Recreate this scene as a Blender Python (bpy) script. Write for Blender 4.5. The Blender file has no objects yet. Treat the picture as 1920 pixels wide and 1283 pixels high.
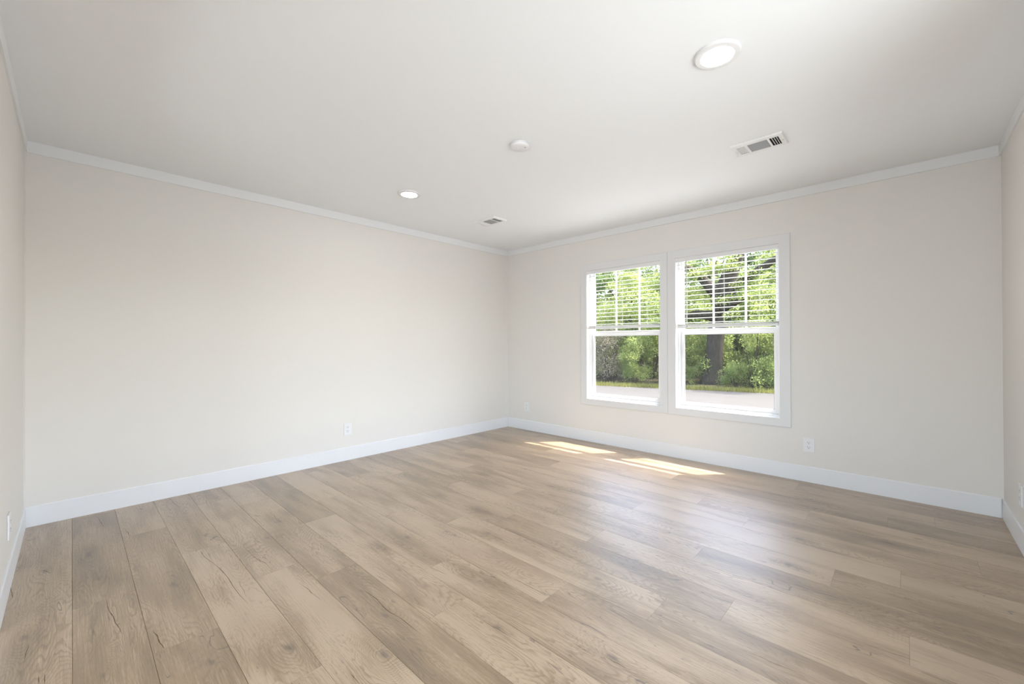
import bpy, bmesh, math, random
from mathutils import Vector, Matrix, noise

# ------------------------------------------------------------------ camera, world, sun, exposure
SC = bpy.context.scene
COL = SC.collection
cam_data = bpy.data.cameras.new('camera')
cam = bpy.data.objects.new('camera', cam_data)
COL.objects.link(cam)
cam_data.sensor_fit = 'HORIZONTAL'
cam_data.sensor_width = 36.0
cam_data.lens = 36.0 * 780.22 / 1920.0
cam_data.clip_start = 0.02
cam_data.clip_end = 400
cam.matrix_world = (Matrix.Translation((4.0288, -4.1764, 1.1473)) @ Matrix.Rotation(0.7572, 4, 'Z')
                    @ Matrix.Rotation(math.pi / 2 + 0.0047, 4, 'X') @ Matrix.Rotation(-0.0031, 4, 'Z'))
SC.camera = cam

SC.view_settings.view_transform = 'Standard'
SC.view_settings.look = 'None'
SC.view_settings.gamma = 1.0
SC.view_settings.use_curve_mapping = False
SC.view_settings.exposure = 0.05

SUN_POWER = 16.0
SKY_POWER = 1.4
LAMP_POWER = 60.0
SIDE_POWER = 36.0
REAR_POWER = 62.0

world = bpy.data.worlds.new('world')
SC.world = world
world.use_nodes = True
wn = world.node_tree.nodes
wl = world.node_tree.links
wn.clear()
wo = wn.new('ShaderNodeOutputWorld')
wb = wn.new('ShaderNodeBackground')
wsky = wn.new('ShaderNodeTexSky')
wsky.sky_type = 'NISHITA'
wsky.sun_disc = False
wsky.sun_elevation = math.radians(59)
wsky.sun_rotation = math.radians(43)
wsky.air_density = 1.0
wsky.dust_density = 4.0
wb.inputs['Strength'].default_value = SKY_POWER
wl.new(wsky.outputs[0], wb.inputs['Color'])
wl.new(wb.outputs[0], wo.inputs['Surface'])

sun_data = bpy.data.lights.new('sun', 'SUN')
sun_data.energy = SUN_POWER
sun_data.angle = math.radians(0.53)
sun_data.color = (1.0, 0.985, 0.955)
sun = bpy.data.objects.new('sun', sun_data)
COL.objects.link(sun)
sun.rotation_euler = Vector((-0.412, -0.438, -1.0)).to_track_quat('-Z', 'Y').to_euler()
sun.location = (8, 8, 20)

# added fill light at the right wall, outside the picture, brightens the room
side_data = bpy.data.lights.new('side_fill_light', 'AREA')
side_data.shape = 'RECTANGLE'
side_data.size = 2.5
side_data.size_y = 1.1
side_data.energy = SIDE_POWER
side_data.color = (0.905, 0.96, 1.0)
side_data.spread = math.radians(140)
side = bpy.data.objects.new('side_fill_light', side_data)
COL.objects.link(side)
side.location = (4.52, -2.65, 1.12)
side.rotation_euler = Vector((-1, 0, 0)).to_track_quat('-Z', 'Z').to_euler()

# added fill light in the unseen passage, shines through the wide opening
rear_data = bpy.data.lights.new('rear_fill_light', 'AREA')
rear_data.shape = 'RECTANGLE'
rear_data.size = 2.0
rear_data.size_y = 1.6
rear_data.energy = REAR_POWER
rear_data.color = (0.905, 0.96, 1.0)
rear = bpy.data.objects.new('rear_fill_light', rear_data)
COL.objects.link(rear)
rear.location = (3.32, -6.62, 1.22)
rear.rotation_euler = Vector((0, 1, 0)).to_track_quat('-Z', 'Z').to_euler()

# ------------------------------------------------------------------ dimensions (metres)
W, L, H = 4.491, 4.381, 2.44
BASE_H, CROWN_Z = 0.1287, 2.368
REAR_Y = -6.6
OPEN_X0, OPEN_X1, OPEN_Z = 1.40, 4.34, 2.12
WIN = [(1.303, 2.192), (2.353, 3.243)]      # clear openings
WZ0, WZ1 = 0.505, 2.002
CASE_X = [(1.220, 2.2695), (2.2715, 3.325)]
CASE_Z = (0.433, 2.080)
GZ0 = -0.60
SEAM0, ROWH = -4.173, 0.2045

# ------------------------------------------------------------------ helpers
def add_box(bm, x0, y0, z0, x1, y1, z1):
    vs = [bm.verts.new((x, y, z)) for x in (x0, x1) for y in (y0, y1) for z in (z0, z1)]
    for q in ((0, 1, 3, 2), (4, 6, 7, 5), (0, 4, 5, 1), (2, 3, 7, 6), (0, 2, 6, 4), (1, 5, 7, 3)):
        bm.faces.new([vs[i] for i in q])
    return vs

def bm_boxes(*boxes):
    bm = bmesh.new()
    for b in boxes:
        add_box(bm, *b)
    bmesh.ops.recalc_face_normals(bm, faces=bm.faces)
    return bm

def bevel(bm, w, seg=2):
    bmesh.ops.bevel(bm, geom=list(bm.edges), offset=w, segments=seg, affect='EDGES', profile=0.5, clamp_overlap=True)
    return bm

def add_lathe(bm, prof, n=48, center=(0, 0, 0), axis='Z', cap_start=False, cap_end=False):
    """prof: list of (r, h)."""
    rings = []
    cx, cy, cz = center
    for r, h in prof:
        ring = []
        for i in range(n):
            a = 2 * math.pi * i / n
            c, s = r * math.cos(a), r * math.sin(a)
            p = {'Z': (cx + c, cy + s, cz + h), 'Y': (cx + c, cy + h, cz + s), 'X': (cx + h, cy + c, cz + s)}[axis]
            ring.append(bm.verts.new(p))
        rings.append(ring)
    for a, b in zip(rings, rings[1:]):
        for i in range(n):
            bm.faces.new((a[i], a[(i + 1) % n], b[(i + 1) % n], b[i]))
    if cap_start:
        bm.faces.new(rings[0])
    if cap_end:
        bm.faces.new(rings[-1])

def add_tube(bm, pts, radii, n=8, caps=True):
    rings = []
    for i, p in enumerate(pts):
        p = Vector(p)
        d = (Vector(pts[min(i + 1, len(pts) - 1)]) - Vector(pts[max(i - 1, 0)])).normalized()
        u = d.orthogonal().normalized() if abs(d.z) > .99 else d.cross(Vector((0, 0, 1))).normalized()
        v = d.cross(u)
        r = radii[i] if isinstance(radii, (list, tuple)) else radii
        rings.append([bm.verts.new(p + (u * math.cos(2 * math.pi * k / n) + v * math.sin(2 * math.pi * k / n)) * r) for k in range(n)])
    for a, b in zip(rings, rings[1:]):
        for k in range(n):
            bm.faces.new((a[k], a[(k + 1) % n], b[(k + 1) % n], b[k]))
    if caps:
        bm.faces.new(rings[0][::-1])
        bm.faces.new(rings[-1])

def obj(name, bm, mat, parent=None, smooth=False, loc=None):
    me = bpy.data.meshes.new(name)
    bmesh.ops.recalc_face_normals(bm, faces=bm.faces)
    bm.to_mesh(me)
    bm.free()
    if isinstance(mat, (list, tuple)):
        for m in mat:
            me.materials.append(m)
    else:
        me.materials.append(mat)
    if smooth:
        for p in me.polygons:
            p.use_smooth = True
    o = bpy.data.objects.new(name, me)
    COL.objects.link(o)
    if parent:
        o.parent = parent
    if loc:
        o.location = loc
    return o

def struct(name, bm, mat, parent=None, label=None, smooth=False):
    o = obj(name, bm, mat, parent, smooth)
    if not parent:
        o['kind'] = 'structure'
        if label:
            o['label'] = label
    return o

def thing(name, label, cat, loc=(0, 0, 0), group=None, rot=(0, 0, 0)):
    o = bpy.data.objects.new(name, None)
    o.empty_display_size = 0.05
    COL.objects.link(o)
    o.location = loc
    o.rotation_euler = rot
    tag(o, label, cat, group)
    return o

def tag(o, label, cat, group=None, kind=None):
    o['label'] = label
    o['category'] = cat
    if group:
        o['group'] = group
    if kind:
        o['kind'] = kind
    return o

def copy_tree(o, parent=None):
    c = o.copy()
    COL.objects.link(c)
    if parent:
        c.parent = parent
    for ch in list(o.children):
        copy_tree(ch, c)
    return c

# ------------------------------------------------------------------ materials
def mat(name, color, rough=0.5, spec=0.5, metal=0.0, bump=None):
    m = bpy.data.materials.new(name)
    m.use_nodes = True
    nt = m.node_tree
    b = nt.nodes['Principled BSDF']
    b.inputs['Base Color'].default_value = (*color, 1)
    b.inputs['Roughness'].default_value = rough
    b.inputs['Specular IOR Level'].default_value = spec
    b.inputs['Metallic'].default_value = metal
    if bump:
        scale, strength, dist = bump
        tc = nt.nodes.new('ShaderNodeTexCoord')
        n = nt.nodes.new('ShaderNodeTexNoise')
        n.inputs['Scale'].default_value = scale
        n.inputs['Detail'].default_value = 3
        bp = nt.nodes.new('ShaderNodeBump')
        bp.inputs['Strength'].default_value = strength
        bp.inputs['Distance'].default_value = dist
        nt.links.new(tc.outputs['Object'], n.inputs['Vector'])
        nt.links.new(n.outputs['Fac'], bp.inputs['Height'])
        nt.links.new(bp.outputs[0], b.inputs['Normal'])
    return m

M_WALL = mat('wall_paint', (0.768, 0.747, 0.716), 0.62, 0.3, bump=(240, 0.10, 0.0006))
M_CEIL = mat('ceiling_paint', (0.875, 0.895, 0.915), 0.75, 0.2, bump=(160, 0.12, 0.0008))
M_CROWN = mat('crown_paint', (0.80, 0.81, 0.82), 0.5, 0.3)
M_TRIM = mat('trim_paint', (0.80, 0.81, 0.83), 0.38, 0.45)
M_CASE = mat('casing_paint', (0.74, 0.74, 0.75), 0.42, 0.4)
M_VINYL = mat('window_vinyl', (0.86, 0.865, 0.87), 0.32, 0.5)
M_GASKET = mat('gasket_rubber', (0.28, 0.28, 0.28), 0.7)
M_PLASTIC = mat('white_plastic', (0.80, 0.80, 0.81), 0.35, 0.5)
M_SLAT = mat('blind_vinyl', (0.82, 0.82, 0.80), 0.4, 0.4)
M_CORD = mat('blind_cord', (0.80, 0.80, 0.78), 0.8, 0.1)
M_WAND = mat('clear_wand_plastic', (0.55, 0.56, 0.56), 0.15, 0.6)
M_DARK = mat('slot_dark', (0.02, 0.02, 0.022), 0.8)
M_METAL = mat('white_enamel_metal', (0.82, 0.825, 0.83), 0.3, 0.5)
M_DAMPER = mat('grey_damper_metal', (0.42, 0.44, 0.46), 0.5, 0.4)
M_SCREW = mat('screw_metal', (0.5, 0.5, 0.5), 0.35, 0.5, 0.6)
M_CRACK = mat('wood_crack', (0.10, 0.068, 0.042), 0.6, 0.3)
M_GAP = mat('plank_joint', (0.075, 0.057, 0.040), 0.9, 0.1)

def translucent_slat(m):
    nt = m.node_tree
    b = nt.nodes['Principled BSDF']
    out = nt.nodes['Material Output']
    t = nt.nodes.new('ShaderNodeBsdfTranslucent')
    t.inputs['Color'].default_value = (0.85, 0.85, 0.78, 1)
    mx = nt.nodes.new('ShaderNodeMixShader')
    mx.inputs[0].default_value = 0.28
    nt.links.new(b.outputs[0], mx.inputs[1])
    nt.links.new(t.outputs[0], mx.inputs[2])
    nt.links.new(mx.outputs[0], out.inputs['Surface'])
translucent_slat(M_SLAT)

def glass_mat(name, tint, haze):
    m = bpy.data.materials.new(name)
    m.use_nodes = True
    nt = m.node_tree
    nt.nodes.clear()
    out = nt.nodes.new('ShaderNodeOutputMaterial')
    tr = nt.nodes.new('ShaderNodeBsdfTransparent')
    tr.inputs[0].default_value = (*tint, 1)
    gl = nt.nodes.new('ShaderNodeBsdfGlossy')
    gl.inputs['Roughness'].default_value = 0.01
    lw = nt.nodes.new('ShaderNodeLayerWeight')
    lw.inputs['Blend'].default_value = 0.5
    pw = nt.nodes.new('ShaderNodeMath')
    pw.operation = 'POWER'
    pw.inputs[1].default_value = 5.0
    nt.links.new(lw.outputs['Facing'], pw.inputs[0])
    fr = nt.nodes.new('ShaderNodeMath')
    fr.operation = 'MULTIPLY_ADD'
    fr.inputs[1].default_value = 0.9
    fr.inputs[2].default_value = 0.03
    nt.links.new(pw.outputs[0], fr.inputs[0])
    df = nt.nodes.new('ShaderNodeBsdfDiffuse')
    df.inputs[0].default_value = (0.6, 0.6, 0.6, 1)
    m1 = nt.nodes.new('ShaderNodeMixShader')
    m1.inputs[0].default_value = haze
    m2 = nt.nodes.new('ShaderNodeMixShader')
    nt.links.new(tr.outputs[0], m1.inputs[1])
    nt.links.new(df.outputs[0], m1.inputs[2])
    nt.links.new(fr.outputs[0], m2.inputs[0])
    nt.links.new(m1.outputs[0], m2.inputs[1])
    nt.links.new(gl.outputs[0], m2.inputs[2])
    nt.links.new(m2.outputs[0], out.inputs['Surface'])
    return m
M_GLASS = glass_mat('window_glass', (0.97, 0.98, 0.975), 0.0)
M_GLASS_SCREEN = glass_mat('screened_window_glass', (0.95, 0.955, 0.95), 0.02)

def emit_mat(name, color, strength):
    m = bpy.data.materials.new(name)
    m.use_nodes = True
    b = m.node_tree.nodes['Principled BSDF']
    b.inputs['Base Color'].default_value = (0.8, 0.8, 0.8, 1)
    b.inputs['Emission Color'].default_value = (*color, 1)
    b.inputs['Emission Strength'].default_value = strength
    return m
M_LENS = emit_mat('lit_lens', (1.0, 0.965, 0.90), LAMP_POWER)
M_LED = emit_mat('indicator_led', (0.1, 0.5, 0.15), 0.3)

class NT:
    """tiny node-graph helper"""
    def __init__(s, m):
        m.use_nodes = True
        s.t = m.node_tree
        s.n = s.t.nodes
        s.l = s.t.links
        s.b = s.n['Principled BSDF']
    def _in(s, sock, v):
        if hasattr(v, 'is_output'):
            s.l.new(v, sock)
        else:
            sock.default_value = v
    def math(s, op, a, b=0.0, c=None, clamp=False):
        n = s.n.new('ShaderNodeMath')
        n.operation = op
        n.use_clamp = clamp
        s._in(n.inputs[0], a)
        s._in(n.inputs[1], b)
        if c is not None:
            s._in(n.inputs[2], c)
        return n.outputs[0]
    def comb(s, x, y, z=0.0):
        n = s.n.new('ShaderNodeCombineXYZ')
        for i, v in enumerate((x, y, z)):
            s._in(n.inputs[i], v)
        return n.outputs[0]
    def noise(s, vec, scale=1.0, detail=2.0, rough=0.5, dist=0.0):
        n = s.n.new('ShaderNodeTexNoise')
        s._in(n.inputs['Vector'], vec)
        n.inputs['Scale'].default_value = scale
        n.inputs['Detail'].default_value = detail
        n.inputs['Roughness'].default_value = rough
        n.inputs['Distortion'].default_value = dist
        return n.outputs['Fac']
    def smooth(s, v, a, b, lo=0.0, hi=1.0):
        n = s.n.new('ShaderNodeMapRange')
        n.interpolation_type = 'SMOOTHSTEP'
        s._in(n.inputs[0], v)
        n.inputs[1].default_value = a
        n.inputs[2].default_value = b
        n.inputs[3].default_value = lo
        n.inputs[4].default_value = hi
        return n.outputs[0]
    def mix(s, f, a, b):
        n = s.n.new('ShaderNodeMix')
        n.data_type = 'RGBA'
        s._in(n.inputs[0], f)
        s._in(n.inputs[6], a)
        s._in(n.inputs[7], b)
        return n.outputs[2]
    def sep(s, v):
        n = s.n.new('ShaderNodeSeparateXYZ')
        s.l.new(v, n.inputs[0])
        return n.outputs

# knots (x, y, strength) and drying cracks (x0, y0, x1, y1, half width in mm) printed on the boards
KNOTS = [ (0.766, -4.114, 1.0), (0.852, -4.267, 0.6), (1.475, -3.845, 0.8), (0.956, -3.614, 0.8), (2.331, -3.611, 1.3), (2.201, -3.834, 0.7), (1.511, -4.297, 0.6), (1.267, -3.380, 0.7), (1.068, -3.251, 0.5), (2.625, -3.373, 1.2), (2.425, -3.265, 0.5), (2.821, -2.998, 0.7), (3.248, -2.821, 0.9), (2.931, -2.409, 0.4), (3.941, -0.958, 0.8), (4.078, -0.777, 0.6), (3.505, -0.453, 0.6), (1.994, -2.597, 0.7), (1.869, -2.810, 0.6), (1.450, -2.275, 0.5), (1.956, -1.533, 0.6), (2.178, -2.445, 0.5), (1.997, -4.084, 0.5), (0.138, -3.843, 0.5) ]
CRACKS = [
    (1.413, -4.067, 1.762, -4.038, 2.0),
    (1.825, -3.951, 1.992, -3.935, 2.6),
    (1.164, -3.683, 1.918, -3.638, 1.8),
    (0.508, -3.947, 0.645, -3.932, 1.8),
    (1.326, -3.504, 1.684, -3.472, 1.6),
    (0.839, -3.245, 1.149, -3.245, 1.4),
    (1.897, -3.423, 2.121, -3.405, 1.4),
    (0.069, -4.063, 0.361, -4.032, 1.2),
    (1.580, -4.289, 1.687, -4.293, 1.4),
    (0.924, -4.374, 1.081, -4.359, 1.6),
    (0.013, -3.675, 0.309, -3.653, 1.2),
    (0.819, -4.280, 0.890, -4.248, 1.5),
    (1.666, -3.619, 1.842, -3.629, 1.0),
    (1.837, -4.254, 1.890, -4.251, 1.6),
    (1.839, -4.240, 1.903, -4.238, 1.4),
    (2.171, -3.237, 2.607, -3.228, 2.0),
    (2.242, -2.911, 2.367, -2.891, 1.8),
    (2.747, -3.002, 2.902, -2.995, 1.8),
    (2.617, -3.508, 2.683, -3.507, 1.6),
    (2.521, -2.683, 2.626, -2.697, 1.2),
    (2.675, -3.006, 2.739, -3.001, 1.0),
    (2.623, -2.694, 2.843, -2.689, 1.9),
    (2.948, -2.533, 3.139, -2.517, 1.5),
    (3.095, -2.855, 3.183, -2.858, 1.5),
    (3.226, -2.832, 3.305, -2.829, 1.8),
    (3.009, -2.851, 3.064, -2.858, 1.0),
    (2.826, -2.437, 2.897, -2.438, 1.0),
    (3.561, -2.453, 3.751, -2.440, 1.4),
    (3.956, -2.096, 4.071, -2.084, 1.4),
    (3.910, -2.100, 3.956, -2.096, 1.0),
    (3.928, -1.626, 4.076, -1.597, 1.0),
    (4.269, -1.399, 4.332, -1.392, 1.2),
    (3.484, -0.450, 3.563, -0.473, 1.2),
    (3.587, -0.586, 3.626, -0.576, 1.0),
    (3.934, -0.951, 3.996, -0.981, 1.2),
    (1.368, -2.425, 1.569, -2.425, 1.2),
    (2.212, -2.446, 2.364, -2.442, 1.6),
    (2.518, -2.411, 2.600, -2.402, 1.2),
]

def wood_material():
    m = bpy.data.materials.new('oak_plank_vinyl')
    g = NT(m)
    tc = g.n.new('ShaderNodeTexCoord')
    X, Y, Z = g.sep(tc.outputs['Object'])
    at = g.n.new('ShaderNodeAttribute')
    at.attribute_name = 'plank'
    R = g.sep(at.outputs['Vector'])      # r,g,b randoms ; r = tone, g,b = offset seeds
    ox = g.math('MULTIPLY', R[1], 53.0)
    oy = g.math('MULTIPLY', R[2], 71.0)
    x = g.math('ADD', X, ox)
    y = g.math('ADD', Y, oy)
    # large cathedral figure: contour lines of a stretched noise
    f1 = g.noise(g.comb(g.math('MULTIPLY', x, 1.35), g.math('MULTIPLY', y, 7.5)), 1.0, 1.2, 0.45, 0.35)
    wob = g.noise(g.comb(g.math('MULTIPLY', x, 14.0), g.math('MULTIPLY', y, 60.0)), 1.0, 2.0, 0.5)
    # the larger knots, at their places on the floor
    def vmath(op, a, b=None):
        n = g.n.new('ShaderNodeVectorMath')
        n.operation = op
        g._in(n.inputs[0], a)
        if b is not None:
            g._in(n.inputs[1], b)
        return n
    wv = g.comb(g.math('ADD', X, g.math('MULTIPLY', g.math('SUBTRACT', wob, 0.5), 0.09)),
                g.math('ADD', Y, g.math('MULTIPLY', g.math('SUBTRACT', f1, 0.5), 0.05)))
    far = mid_ = near = None
    for kx, ky, ks in KNOTS:
        d = vmath('LENGTH', vmath('MULTIPLY', vmath('SUBTRACT', wv, (kx, ky, 0)).outputs[0], (1.0, 2.2, 0)).outputs[0]).outputs['Value']
        a1 = g.smooth(d, 0.0, 0.26, 0.55 + .45 * ks, 0.0)
        a2 = g.smooth(d, 0.004, 0.040 * (0.6 + .5 * ks), min(1.0, .6 + .4 * ks), 0.0)
        far = a1 if far is None else g.math('MAXIMUM', far, a1)
        near = a2 if near is None else g.math('MAXIMUM', near, a2)
    f1 = g.math('ADD', f1, g.math('MULTIPLY', far, 0.20))
    ph = g.math('ADD', g.math('MULTIPLY', f1, 34.0), g.math('MULTIPLY', wob, 1.5))
    ring = g.math('FRACT', ph)
    ring = g.smooth(ring, 0.45, 0.98)                      # soft one-sided growth rings
    figmask = g.noise(g.comb(g.math('MULTIPLY', x, 1.1), g.math('MULTIPLY', y, 4.0), 9.0), 1.0, 1.0)
    figmask = g.smooth(figmask, 0.40, 0.62)
    ring = g.math('MULTIPLY', ring, g.math('ADD', g.math('MULTIPLY', g.math('MAXIMUM', figmask, far), 0.85), 0.15))
    # straight fibres
    fib = g.noise(g.comb(g.math('MULTIPLY', x, 5.0), g.math('MULTIPLY', y, 190.0)), 1.0, 3.0, 0.6)
    fib2 = g.noise(g.comb(g.math('MULTIPLY', x, 26.0), g.math('MULTIPLY', y, 620.0)), 1.0, 2.0, 0.6)
    # broad colour clouds
    cloud = g.noise(g.comb(g.math('MULTIPLY', x, 1.7), g.math('MULTIPLY', y, 8.5), 4.0), 1.0, 2.0, 0.5)
    cloud2 = g.noise(g.comb(g.math('MULTIPLY', x, 2.4), g.math('MULTIPLY', y, 5.0), 14.0), 1.0, 1.5, 0.5)
    # knots
    vo = g.n.new('ShaderNodeTexVoronoi')
    vo.inputs['Scale'].default_value = 1.0
    vo.inputs['Randomness'].default_value = 1.0
    wx = g.math('ADD', g.math('MULTIPLY', x, 2.3), g.math('MULTIPLY', wob, 0.12))
    wy = g.math('ADD', g.math('MULTIPLY', y, 5.2), g.math('MULTIPLY', fib, 0.10))
    g.l.new(g.comb(wx, wy), vo.inputs['Vector'])
    pick = g.sep(vo.outputs['Color'])[0]
    has = g.math('GREATER_THAN', pick, 0.72)
    halo = g.math('MULTIPLY', g.smooth(vo.outputs['Distance'], 0.05, 0.36, 1.0, 0.0), has)
    core = g.math('MULTIPLY', g.smooth(vo.outputs['Distance'], 0.02, 0.085, 1.0, 0.0), has)
    krings = g.smooth(g.math('FRACT', g.math('MULTIPLY', vo.outputs['Distance'], 19.0)), 0.45, 1.0)
    krings = g.math('MULTIPLY', krings, halo)
    # drying cracks
    cr = g.noise(g.comb(g.math('MULTIPLY', x, 3.6), g.math('ADD', g.math('MULTIPLY', y, 34.0), g.math('MULTIPLY', f1, 6.0)), 21.0), 1.0, 1.0, 0.4)
    crm = g.noise(g.comb(g.math('MULTIPLY', x, 2.0), g.math('MULTIPLY', y, 6.0), 33.0), 1.0, 0.0)
    crack = g.smooth(g.math('ABSOLUTE', g.math('SUBTRACT', cr, 0.63)), 0.0, 0.014, 1.0, 0.0)
    crack = g.math('MULTIPLY', crack, g.smooth(crm, 0.54, 0.62))
    # faint saw marks across the board
    saw = g.noise(g.comb(g.math('MULTIPLY', x, 240.0), g.math('MULTIPLY', y, 7.0), 2.0), 1.0, 1.0)
    sawm = g.smooth(g.noise(g.comb(g.math('MULTIPLY', x, 3.0), g.math('MULTIPLY', y, 9.0), 6.0), 1.0, 1.0), 0.52, 0.68)
    saw = g.math('MULTIPLY', g.math('SUBTRACT', saw, 0.5), sawm)
    # darkness value
    v = g.math('MULTIPLY', g.smooth(cloud, 0.36, 0.70), 0.40)
    v = g.math('ADD', v, g.math('MULTIPLY', ring, 0.30))
    v = g.math('ADD', v, g.math('MULTIPLY', g.math('SUBTRACT', fib, 0.5), 0.95))
    v = g.math('ADD', v, g.math('MULTIPLY', g.math('SUBTRACT', fib2, 0.5), 0.70))
    v = g.math('ADD', v, g.math('MULTIPLY', g.math('SUBTRACT', R[0], 0.5), 0.72))
    v = g.math('ADD', v, g.math('MULTIPLY', halo, 0.34))
    v = g.math('ADD', v, g.math('MULTIPLY', krings, 0.22))
    v = g.math('ADD', v, g.math('MULTIPLY', saw, 0.35))
    v = g.math('ADD', v, g.math('MULTIPLY', far, 0.18))
    v = g.math('ADD', v, 0.03, clamp=True)
    ramp = g.n.new('ShaderNodeValToRGB')
    e = ramp.color_ramp.elements
    e[0].position = 0.0
    e[0].color = (0.450, 0.336, 0.220, 1)
    e[1].position = 1.0
    e[1].color = (0.115, 0.076, 0.038, 1)
    mid = ramp.color_ramp.elements.new(0.42)
    mid.color = (0.270, 0.182, 0.098, 1)
    g.l.new(v, ramp.inputs[0])
    col = g.mix(g.math('MULTIPLY', g.smooth(cloud2, 0.45, 0.7), 0.35), ramp.outputs[0], (0.315, 0.213, 0.131, 1))
    dk = g.math('MAXIMUM', g.math('MAXIMUM', g.math('MULTIPLY', core, 0.6), g.math('MULTIPLY', g.math('MULTIPLY', near, g.smooth(fib, 0.25, 0.6, 0.55, 1.0)), 0.85)), g.math('MULTIPLY', crack, 0.85))
    col = g.mix(dk, col, (0.075, 0.052, 0.036, 1))
    g.l.new(col, g.b.inputs['Base Color'])
    g.b.inputs['Specular IOR Level'].default_value = 0.8
    g.b.inputs['Coat Weight'].default_value = 0.8
    g.b.inputs['Coat IOR'].default_value = 1.75
    g.b.inputs['Coat Roughness'].default_value = 0.46
    rg = g.math('ADD', g.math('MULTIPLY', fib2, 0.10), 0.34)
    g.l.new(rg, g.b.inputs['Roughness'])
    bp = g.n.new('ShaderNodeBump')
    bp.inputs['Strength'].default_value = 0.25
    bp.inputs['Distance'].default_value = 0.0008
    hgt = g.math('SUBTRACT', g.math('ADD', fib, g.math('MULTIPLY', fib2, 0.5)), g.math('MULTIPLY', dk, 1.0))
    g.l.new(hgt, bp.inputs['Height'])
    g.l.new(bp.outputs[0], g.b.inputs['Normal'])
    return m
M_WOOD = wood_material()

def mottled(name, stops, scale, rough=0.9, detail=5, bump=0.0, spec=0.2, aniso=(1, 1, 1)):
    m = bpy.data.materials.new(name)
    g = NT(m)
    tc = g.n.new('ShaderNodeTexCoord')
    X, Y, Z = g.sep(tc.outputs['Object'])
    vec = g.comb(g.math('MULTIPLY', X, aniso[0]), g.math('MULTIPLY', Y, aniso[1]), g.math('MULTIPLY', Z, aniso[2]))
    f = g.noise(vec, scale, detail, 0.6)
    r = g.n.new('ShaderNodeValToRGB')
    r.color_ramp.elements[0].position = stops[0][0]
    r.color_ramp.elements[0].color = (*stops[0][1], 1)
    r.color_ramp.elements[1].position = stops[-1][0]
    r.color_ramp.elements[1].color = (*stops[-1][1], 1)
    for p, c in stops[1:-1]:
        e = r.color_ramp.elements.new(p)
        e.color = (*c, 1)
    g.l.new(f, r.inputs[0])
    g.l.new(r.outputs[0], g.b.inputs['Base Color'])
    g.b.inputs['Roughness'].default_value = rough
    g.b.inputs['Specular IOR Level'].default_value = spec
    if bump:
        b = g.n.new('ShaderNodeBump')
        b.inputs['Strength'].default_value = bump
        b.inputs['Distance'].default_value = 0.05
        g.l.new(f, b.inputs['Height'])
        g.l.new(b.outputs[0], g.b.inputs['Normal'])
    return m

M_ROAD = mottled('pale_asphalt', [(0.3, (0.066, 0.062, 0.058)), (0.7, (0.084, 0.079, 0.074))], 1.2, aniso=(0.4, 2.5, 1))
M_BOUNCE = mottled('bounce_slab_pale', [(0.3, (0.34, 0.34, 0.335)), (0.7, (0.40, 0.40, 0.395))], 2.0)  # pale so the added slab throws sunlight up through the windows
M_SOIL = mottled('forest_soil', [(0.3, (0.035, 0.028, 0.018)), (0.7, (0.075, 0.06, 0.035))], 3.0)
M_VERGE = mottled('verge_grass_ground', [(0.3, (0.05, 0.07, 0.015)), (0.55, (0.09, 0.10, 0.03)), (0.75, (0.16, 0.12, 0.05))], 2.2)
M_BARK = mottled('bark', [(0.3, (0.030, 0.024, 0.018)), (0.7, (0.085, 0.072, 0.055))], 6.0, bump=0.8, aniso=(3, 3, 0.7))
M_PALEBARK = mottled('pale_branch_bark', [(0.3, (0.16, 0.13, 0.09)), (0.7, (0.26, 0.22, 0.16))], 12.0)
M_BLOCKER = mat('sun_blocker_grey', (0.6, 0.6, 0.58), 0.7)  # for the added slab that blocks the sun

def leaf_mat(name, dark, light, trans, tmix=0.45):
    m = bpy.data.materials.new(name)
    g = NT(m)
    at = g.n.new('ShaderNodeAttribute')
    at.attribute_name = 'leaf'
    R = g.sep(at.outputs['Vector'])
    col = g.mix(R[0], (*dark, 1), (*light, 1))
    g.l.new(col, g.b.inputs['Base Color'])
    g.b.inputs['Roughness'].default_value = 0.5
    g.b.inputs['Specular IOR Level'].default_value = 0.3
    t = g.n.new('ShaderNodeBsdfTranslucent')
    tcol = g.mix(R[0], (trans[0] * .6, trans[1] * .6, trans[2] * .6, 1), (*trans, 1))
    g.l.new(tcol, t.inputs['Color'])
    mx = g.n.new('ShaderNodeMixShader')
    mx.inputs[0].default_value = tmix
    g.l.new(g.b.outputs[0], mx.inputs[1])
    g.l.new(t.outputs[0], mx.inputs[2])
    g.l.new(mx.outputs[0], g.n['Material Output'].inputs['Surface'])
    return m
M_LEAF_A = leaf_mat('leaves_yellow_green', (0.12, 0.17, 0.045), (0.33, 0.39, 0.13), (0.48, 0.55, 0.18), 0.55)
M_LEAF_B = leaf_mat('leaves_mid_green', (0.08, 0.125, 0.04), (0.25, 0.32, 0.11), (0.44, 0.53, 0.17), 0.55)
M_LEAF_C = leaf_mat('leaves_deep_green', (0.06, 0.10, 0.04), (0.17, 0.23, 0.09), (0.32, 0.42, 0.14), 0.5)
M_TWIG = leaf_mat('dry_twigs', (0.20, 0.16, 0.11), (0.42, 0.36, 0.25), (0.25, 0.2, 0.12), 0.2)
M_GRASS = leaf_mat('verge_grass_blades', (0.10, 0.13, 0.03), (0.30, 0.26, 0.08), (0.3, 0.3, 0.08))

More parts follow.
